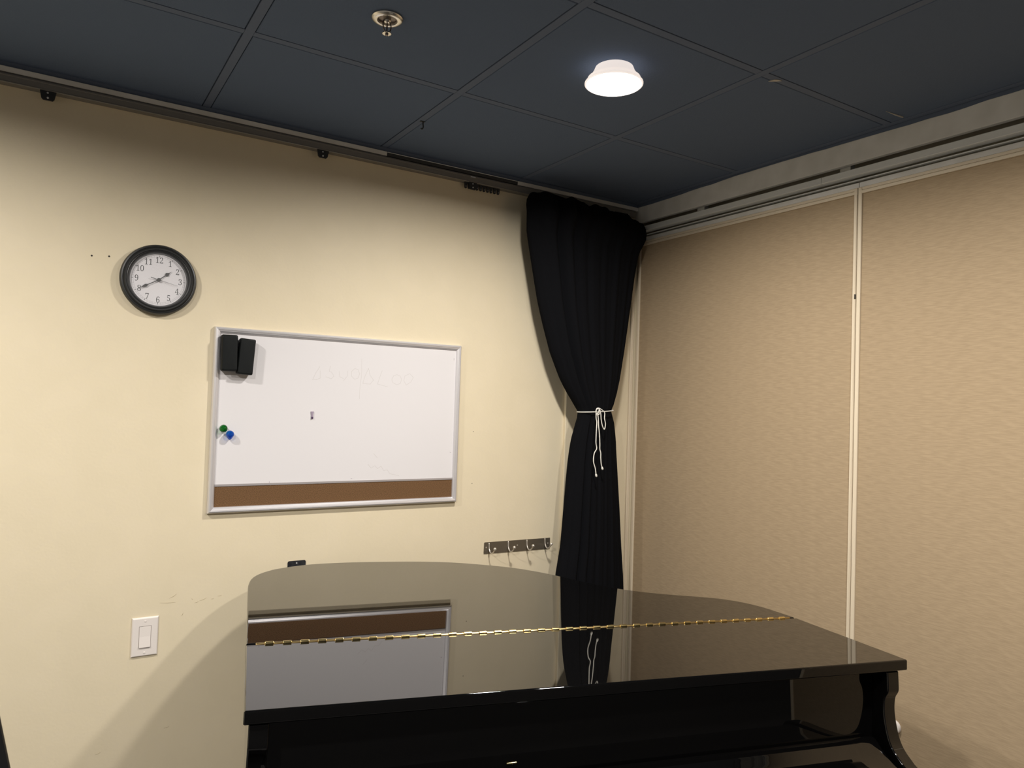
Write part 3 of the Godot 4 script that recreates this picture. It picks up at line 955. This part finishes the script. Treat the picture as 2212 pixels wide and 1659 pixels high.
	eraser(Vector3(0.5575, 1.7205, 0.008), -3.5, "black board eraser tilted slightly, right of the other eraser")
	# two glass magnets
	var g := thing("magnet", "green glass ball magnet on the whiteboard beside the left frame", "magnet", Vector3(0.4985, 1.4835, 0.008))
	obj("ball", moved(lathe(ball(0.0128, 0.0), 32), Transform3D(Basis(Vector3.RIGHT, PI / 2), Vector3(0, 0, 0.0165))), "green_glass", g)
	obj("disc", moved(lathe([Vector2(0, 0), Vector2(0.006, 0), Vector2(0.006, 0.0042), Vector2(0, 0.0042)], 20), Transform3D(Basis(Vector3.RIGHT, PI / 2), Vector3.ZERO)), "steel_bright", g)
	var bm := thing("magnet", "blue glass drop magnet with its point down, below the green ball", "magnet", Vector3(0.5195, 1.4635, 0.008))
	obj("drop", moved(lathe(ball(0.0128, 0.0062), 32), Transform3D(Basis(Vector3.RIGHT, 0.25), Vector3(0, 0.001, 0.0165))), "blue_glass", bm)
	obj("disc", moved(lathe([Vector2(0, 0), Vector2(0.006, 0), Vector2(0.006, 0.0042), Vector2(0, 0.0042)], 20), Transform3D(Basis(Vector3.RIGHT, PI / 2), Vector3.ZERO)), "steel_bright", bm)
	# small lilac peg
	var p := thing("board_hook", "tiny lilac plastic hook alone near the middle of the whiteboard", "hook", Vector3(0.7925, 1.532, 0.008))
	obj("body", prism(PackedVector2Array([Vector2(-0.0050, 0.0130), Vector2(0.0050, 0.0130), Vector2(0.0030, 0.002), Vector2(0.0030, -0.006), Vector2(-0.0030, -0.006), Vector2(-0.0030, 0.002)]), 0.0, 0.004, func(a, c, d): return Vector3(a, c, d)), "lilac_plastic", p)
	obj("tip", box(Vector3(-0.0032, -0.0125, 0.0), Vector3(0.0032, -0.0055, 0.0060), 0.0012), "purple_plastic", p)


func ball(r: float, tip: float) -> Array:
	var out := []
	for k in 25:
		var a := PI * k / 24.0
		var y := -cos(a) * r
		var x := sin(a) * r
		if tip > 0.0 and y < 0.0:
			var s := -y / r
			y -= tip * pow(s, 2.5)
			x *= 1.0 - 0.30 * pow(s, 1.5)
		out.append(Vector2(maxf(x, 0.0), y))
	out[0].x = 0.0
	out[-1].x = 0.0
	return out


func eraser(at: Vector3, tilt: float, label: String) -> void:
	var e := thing("board_eraser", label, "eraser", at, "erasers on the whiteboard")
	e.rotation_degrees.z = tilt
	var rings := []
	for r in [[0.0235, 0.0575, 0.012], [0.0248, 0.0590, 0.0145], [0.0250, 0.0592, 0.030], [0.0243, 0.0585, 0.0345], [0.0225, 0.0565, 0.0372], [0.0195, 0.0535, 0.0380]]:
		rings.append(rounded_rect(r[0], r[1], 0.005, r[2]))
	obj("grip", shut(loft(rings)), "eraser_black", e, 40.0)
	obj("felt_pad", shut(loft([rounded_rect(0.0225, 0.0565, 0.004, 0.0004), rounded_rect(0.0232, 0.0572, 0.004, 0.0125)])), "eraser_felt", e)


func rounded_rect(hx: float, hy: float, r: float, z: float) -> PackedVector3Array:
	var out := PackedVector3Array()
	for q in 4:
		var cx := (hx - r) * (1 if q in [0, 3] else -1)
		var cy := (hy - r) * (1 if q in [0, 1] else -1)
		for k in 6:
			var a := PI / 2 * (q + k / 5.0)
			out.append(Vector3(cx + r * cos(a), cy + r * sin(a), z))
	return out


# ------------------------------------------------------------------ clock
func wall_clock() -> void:
	var c := thing("wall_clock", "round black wall clock with white dial showing twenty to two", "clock", Vector3(0.2895, 1.9455, 0.0))
	var face := Transform3D(Basis(Vector3.RIGHT, PI / 2), Vector3.ZERO)
	obj("rim", moved(lathe([Vector2(0.080, 0.004), Vector2(0.1045, 0.0005), Vector2(0.1085, 0.004), Vector2(0.1098, 0.011), Vector2(0.1090, 0.018), Vector2(0.1060, 0.0235), Vector2(0.1025, 0.0245), Vector2(0.1005, 0.0232), Vector2(0.0990, 0.0250), Vector2(0.0960, 0.0275), Vector2(0.0925, 0.0272), Vector2(0.0905, 0.0252), Vector2(0.0890, 0.0258), Vector2(0.0865, 0.0242), Vector2(0.0845, 0.0205), Vector2(0.0825, 0.0150), Vector2(0.0815, 0.0110), Vector2(0.0800, 0.0090)], 96, true), face), "clock_rim", c, 25.0)
	var dial := obj("dial", moved(lathe([Vector2(0, 0.004), Vector2(0.0822, 0.004), Vector2(0.0822, 0.0095), Vector2(0, 0.0095)], 64), face), "clock_dial", c)
	var z := 0.0096
	var font := SystemFont.new()
	font.font_names = PackedStringArray(["Droid Serif"])
	for h in range(1, 13):
		var tm := TextMesh.new()
		tm.text = str(h)
		tm.font = font
		tm.font_size = 48
		tm.pixel_size = 0.00053
		tm.depth = 0.0003
		tm.curve_step = 1.0
		tm.horizontal_alignment = HORIZONTAL_ALIGNMENT_CENTER
		tm.vertical_alignment = VERTICAL_ALIGNMENT_CENTER
		var o := put("numeral", tm, "ink", dial)
		var a := TAU * h / 12.0
		o.position = Vector3(sin(a) * 0.0620, cos(a) * 0.0620, z)
		o.scale = Vector3(0.84, 1.0, 1.0)
	# minute track: two rings and sixty ticks
	var track := PackedVector3Array()
	for r in [[0.0712, 0.0715], [0.0758, 0.0762]]:
		track.append_array(moved(lathe([Vector2(r[0], 0), Vector2(r[1], 0), Vector2(r[1], 0.0002), Vector2(r[0], 0.0002)], 72, true), Transform3D(Basis(Vector3.RIGHT, PI / 2), Vector3(0, 0, z))))
	for k in 60:
		var turn := Transform3D(Basis(Vector3.BACK, -TAU * k / 60.0), Vector3(0, 0, z))
		if k % 5:
			track.append_array(moved(box(Vector3(-0.00018, 0.0713, 0), Vector3(0.00018, 0.0760, 0.0002)), turn))
		else:
			obj("hour_mark", moved(box(Vector3(-0.0006, 0.0713, 0), Vector3(0.0006, 0.0768, 0.0003)), turn), "ink", dial)
	obj("minute_track", track, "ink_grey", dial)
	var spade := func(l: float, w: float) -> PackedVector2Array:
		return PackedVector2Array([Vector2(-0.0012, -0.002), Vector2(0.0012, -0.002), Vector2(0.0012, l * 0.52), Vector2(w * 0.55, l * 0.56), Vector2(w, l * 0.63), Vector2(w * 0.8, l * 0.70), Vector2(w * 0.35, l * 0.78), Vector2(0.0007, l * 0.86), Vector2(0.0003, l), Vector2(-0.0003, l), Vector2(-0.0007, l * 0.86), Vector2(-w * 0.35, l * 0.78), Vector2(-w * 0.8, l * 0.70), Vector2(-w, l * 0.63), Vector2(-w * 0.55, l * 0.56), Vector2(-0.0012, l * 0.52)])
	var flat := func(a, b, d): return Vector3(a, b, d)
	var hh := obj("hour_hand", prism(spade.call(0.0465, 0.0060), 0.0, 0.0006, flat), "ink", c)
	hh.position.z = 0.0126
	hh.rotation_degrees.z = -50.0
	var mh := obj("minute_hand", prism(spade.call(0.0660, 0.0045), 0.0, 0.0006, flat), "ink", c)
	mh.position.z = 0.0142
	mh.rotation_degrees.z = -240.0
	var sh := obj("second_hand", prism(PackedVector2Array([Vector2(-0.0010, -0.0235), Vector2(0.0010, -0.0235), Vector2(0.0006, 0.0), Vector2(0.00025, 0.056), Vector2(-0.00025, 0.056), Vector2(-0.0006, 0.0)]), 0.0, 0.0004, flat), "ink", c)
	sh.position.z = 0.0158
	sh.rotation_degrees.z = -104.0
	obj("hub", moved(lathe([Vector2(0, 0.0096), Vector2(0.0055, 0.0096), Vector2(0.0055, 0.0168), Vector2(0.0035, 0.0174), Vector2(0, 0.0176)], 20), face), "ink", c)
	obj("glass", moved(lathe([Vector2(0, 0.0190), Vector2(0.0835, 0.0190), Vector2(0.0835, 0.0200), Vector2(0, 0.0200)], 48), face), "clear_glass", c)


# ------------------------------------------------------------------ coat rack, switch, sprinkler
func coat_rack() -> void:
	var r := thing("coat_rack", "dark steel coat rail with four ball-tipped hooks on the cream wall", "coat rack", Vector3(0, 0, 0))
	var rail := PackedVector2Array()
	for q in [[1.5100, 0.9955, 180, 270, 0.002], [1.8285, 0.9915, 270, 360, 0.001], [1.8285, 1.0345, 0, 90, 0.001], [1.5130, 1.0345, 90, 180, 0.004]]:
		for k in 5:
			var a := deg_to_rad(lerpf(q[2], q[3], k / 4.0))
			rail.append(Vector2(q[0] + q[4] * cos(a), q[1] + q[4] * sin(a)))
	obj("rail", prism(rail, 0.0004, 0.003, func(a, b, d): return Vector3(a, b, d)), "rack_steel", r)
	for k in 4:
		var x := 1.5300 + k * 0.0908
		var hook := obj("hook", tube(smooth_path([Vector3(x, 1.0345, 0.0035), Vector3(x, 1.030, 0.0050), Vector3(x, 1.015, 0.0062), Vector3(x, 1.004, 0.0110), Vector3(x, 0.998, 0.0200), Vector3(x, 1.000, 0.0330), Vector3(x - 0.0005, 1.008, 0.0440), Vector3(x - 0.001, 1.0175, 0.0520)], 6), 0.0025, 10), "nickel", r)
		obj("ball", moved(lathe(ball(0.0061, 0.0), 20), Transform3D(Basis(), Vector3(x - 0.0015, 1.0195, 0.0535))), "nickel", hook)
	for p in [[1.518, 1.018], [1.666, 1.016], [1.819, 1.0135]]:
		obj("screw", moved(lathe([Vector2(0, 0), Vector2(0.0031, 0), Vector2(0.0026, 0.0009), Vector2(0, 0.0014)], 12), Transform3D(Basis(Vector3.RIGHT, PI / 2), Vector3(p[0], p[1], 0.003))), "nickel", r)


func rect_ring(cx: float, cy: float, hx: float, hy: float, z: float) -> PackedVector3Array:
	return PackedVector3Array([Vector3(cx - hx, cy - hy, z), Vector3(cx + hx, cy - hy, z), Vector3(cx + hx, cy + hy, z), Vector3(cx - hx, cy + hy, z)])


func light_switch() -> void:
	var s := thing("light_switch", "white rocker light switch on the cream wall left of the piano", "switch", Vector3(0.297, 0.8352, 0.0))
	obj("plate", shut(loft([rect_ring(0, 0, 0.0362, 0.0585, 0.0004), rect_ring(0, 0, 0.0375, 0.0598, 0.0006), rect_ring(0, 0, 0.0375, 0.0598, 0.0022), rect_ring(0, 0, 0.0350, 0.0573, 0.0056), rect_ring(0, 0, 0.0335, 0.0558, 0.0062), rect_ring(0, 0, 0.0172, 0.0334, 0.0062), rect_ring(0, 0, 0.0170, 0.0332, 0.0030)])), "white_plastic", s, 18.0)
	obj("recess", box(Vector3(-0.0168, -0.0330, 0.0028), Vector3(0.0168, 0.0330, 0.0034)), "white_plastic", s)
	var rocker := obj("rocker", prism(PackedVector2Array([Vector2(0.0322, 0.0030), Vector2(0.0322, 0.0058), Vector2(0.001, 0.0066), Vector2(-0.0308, 0.0100), Vector2(-0.0322, 0.0096), Vector2(-0.0322, 0.0030)]), -0.0160, 0.0160, func(a, b, d): return Vector3(d, a, b)), "white_plastic", s, 3.0)
	rocker.name = "rocker"
	for y in [0.0485, -0.0485]:
		obj("screw", moved(lathe([Vector2(0, 0), Vector2(0.0034, 0), Vector2(0.0030, 0.0010), Vector2(0, 0.0016)], 14), Transform3D(Basis(Vector3.RIGHT, PI / 2), Vector3(0, y, 0.0062))), "white_plastic", s)


func sprinkler() -> void:
	var s := thing("fire_sprinkler", "chrome fire sprinkler hanging from the dark ceiling left of the lamp", "sprinkler", Vector3(0.666, CEIL, 0.885))
	obj("escutcheon", lathe([Vector2(0.0225, 0.002), Vector2(0.0375, 0.0), Vector2(0.0380, -0.003), Vector2(0.0350, -0.0065), Vector2(0.0280, -0.0085), Vector2(0.0245, -0.0075), Vector2(0.0230, -0.003)], 40, true), "chrome", s)
	obj("cup", lathe([Vector2(0, 0.0), Vector2(0.0245, 0.0), Vector2(0.0245, -0.004), Vector2(0.0225, -0.004), Vector2(0.0215, -0.0015), Vector2(0, -0.0015)], 32), "chrome_dark", s)
	obj("body", lathe([Vector2(0, -0.001), Vector2(0.0095, -0.001), Vector2(0.0095, -0.009), Vector2(0.0075, -0.011), Vector2(0.005, -0.0125), Vector2(0, -0.0125)], 20), "chrome", s)
	for k in [-1, 1]:
		obj("frame_arm", tube(smooth_path([Vector3(k * 0.0085, -0.008, k * -0.002), Vector3(k * 0.0115, -0.018, k * -0.003), Vector3(k * 0.0095, -0.028, k * -0.002), Vector3(k * 0.003, -0.0375, 0)], 5), 0.0016, 8), "chrome_dark", s)
	obj("bulb", lathe([Vector2(0, -0.012), Vector2(0.0016, -0.013), Vector2(0.0019, -0.024), Vector2(0.0014, -0.036), Vector2(0, -0.0365)], 12), "chrome_dark", s)
	var teeth := PackedVector2Array()
	for k in 48:
		var a := TAU * k / 48.0
		var rad := 0.0118 if (k / 2) % 2 else 0.0098
		teeth.append(Vector2(cos(a) * rad, sin(a) * rad))
	var defl := obj("deflector", prism(teeth, -0.0395, -0.0383, func(a, b, d): return Vector3(a, d, b)), "chrome", s, 20.0)
	obj("boss", lathe([Vector2(0, -0.0435), Vector2(0.0036, -0.0430), Vector2(0.0042, -0.0390), Vector2(0, -0.0370)], 16), "chrome_dark", defl)


func small_things() -> void:
	# metal plate screwed to the wall, its lower part hidden by the piano lid
	var b := thing("metal_plate", "small grey metal plate with one screw on the wall behind the piano lid", "plate", Vector3(0.7615, 0.975, 0.0))
	var pl := PackedVector2Array()
	for q in [[0.0255, 0.0495, 0], [-0.0255, 0.0495, 90], [-0.0255, -0.0495, 180], [0.0255, -0.0495, 270]]:
		for k in 5:
			var a := deg_to_rad(q[2] + 22.5 * k)
			pl.append(Vector2(q[0] + 0.0055 * cos(a), q[1] + 0.0055 * sin(a)))
	obj("sheet", prism(pl, 0.0004, 0.0026, func(x, y, d): return Vector3(x, y, d)), "galvanised", b)
	obj("screw", moved(lathe([Vector2(0, 0), Vector2(0.0028, 0), Vector2(0.0024, 0.0010), Vector2(0, 0.0016)], 14), Transform3D(Basis(Vector3.RIGHT, PI / 2), Vector3(-0.0005, 0.0465, 0.0026))), "steel_bright", b)
	obj("screw", moved(lathe([Vector2(0, 0), Vector2(0.0028, 0), Vector2(0.0024, 0.0010), Vector2(0, 0.0016)], 14), Transform3D(Basis(Vector3.RIGHT, PI / 2), Vector3(-0.0005, -0.0465, 0.0026))), "steel_bright", b)
	# little dark hook on the ceiling grid
	var h := thing("ceiling_hook", "little dark hook hanging from the ceiling grid above the whiteboard", "hook", Vector3(1.024, CEIL, 0.335))
	obj("stem", tube(smooth_path([Vector3(0, 0.0, 0), Vector3(0, -0.010, 0), Vector3(0.0005, -0.020, 0.001), Vector3(-0.004, -0.0265, 0.001), Vector3(-0.0075, -0.0235, 0.0)], 5), 0.0022, 8), "clip_black", h)
	obj("clamp", box(Vector3(-0.011, -0.0022, -0.004), Vector3(0.006, 0.0, 0.004), 0.0006), "clip_black", h)
	# white bumper on the partition, peeping out beside the piano
	var w := thing("wall_bumper", "white rounded plastic bumper on the partition beside the piano's right arm", "bumper", Vector3(WX + 0.024, 0.629, 1.243))
	obj("dome", moved(lathe([Vector2(0, 0.0), Vector2(0.021, 0.0), Vector2(0.0215, 0.004), Vector2(0.0195, 0.009), Vector2(0.012, 0.0125), Vector2(0, 0.0135)], 28), Transform3D(Basis(Vector3.BACK, PI / 2), Vector3.ZERO)), "white_plastic", w)


func guessed_music_stand() -> void:  # a dark edge of unknown kind, given the form of a stand
	var s := thing("guessed_music_stand", "unidentified dark object shaped as a music stand, cut off by the lower left corner of the frame", "music stand", Vector3(-0.266, 0, 1.345))
	var desk := obj("desk", moved(box(Vector3(-0.24, -0.17, -0.004), Vector3(0.24, 0.17, 0.004), 0.0015), Transform3D(Basis(Vector3.BACK, deg_to_rad(13.0)) * Basis(Vector3.RIGHT, -0.25), Vector3(0, 1.10, 0))), "black_satin", s)
	obj("ledge", moved(box(Vector3(-0.24, -0.172, 0.0), Vector3(0.24, -0.166, 0.055), 0.0015), Transform3D(Basis(Vector3.BACK, deg_to_rad(13.0)) * Basis(Vector3.RIGHT, -0.25), Vector3(0, 1.10, 0))), "black_satin", desk)
	obj("pole", tube([Vector3(0, 0.06, -0.03), Vector3(0, 0.6, -0.03), Vector3(0, 1.08, -0.03)], 0.011, 14), "black_satin", s)
	for k in 3:
		var a := TAU * k / 3.0 + 0.4
		var d := Vector3(cos(a), 0, sin(a))
		obj("foot", tube(smooth_path([Vector3(0, 0.16, -0.03), Vector3(0, 0.10, -0.03) + d * 0.07, Vector3(0, 0.012, -0.03) + d * 0.24], 5), 0.009, 10), "black_satin", s)
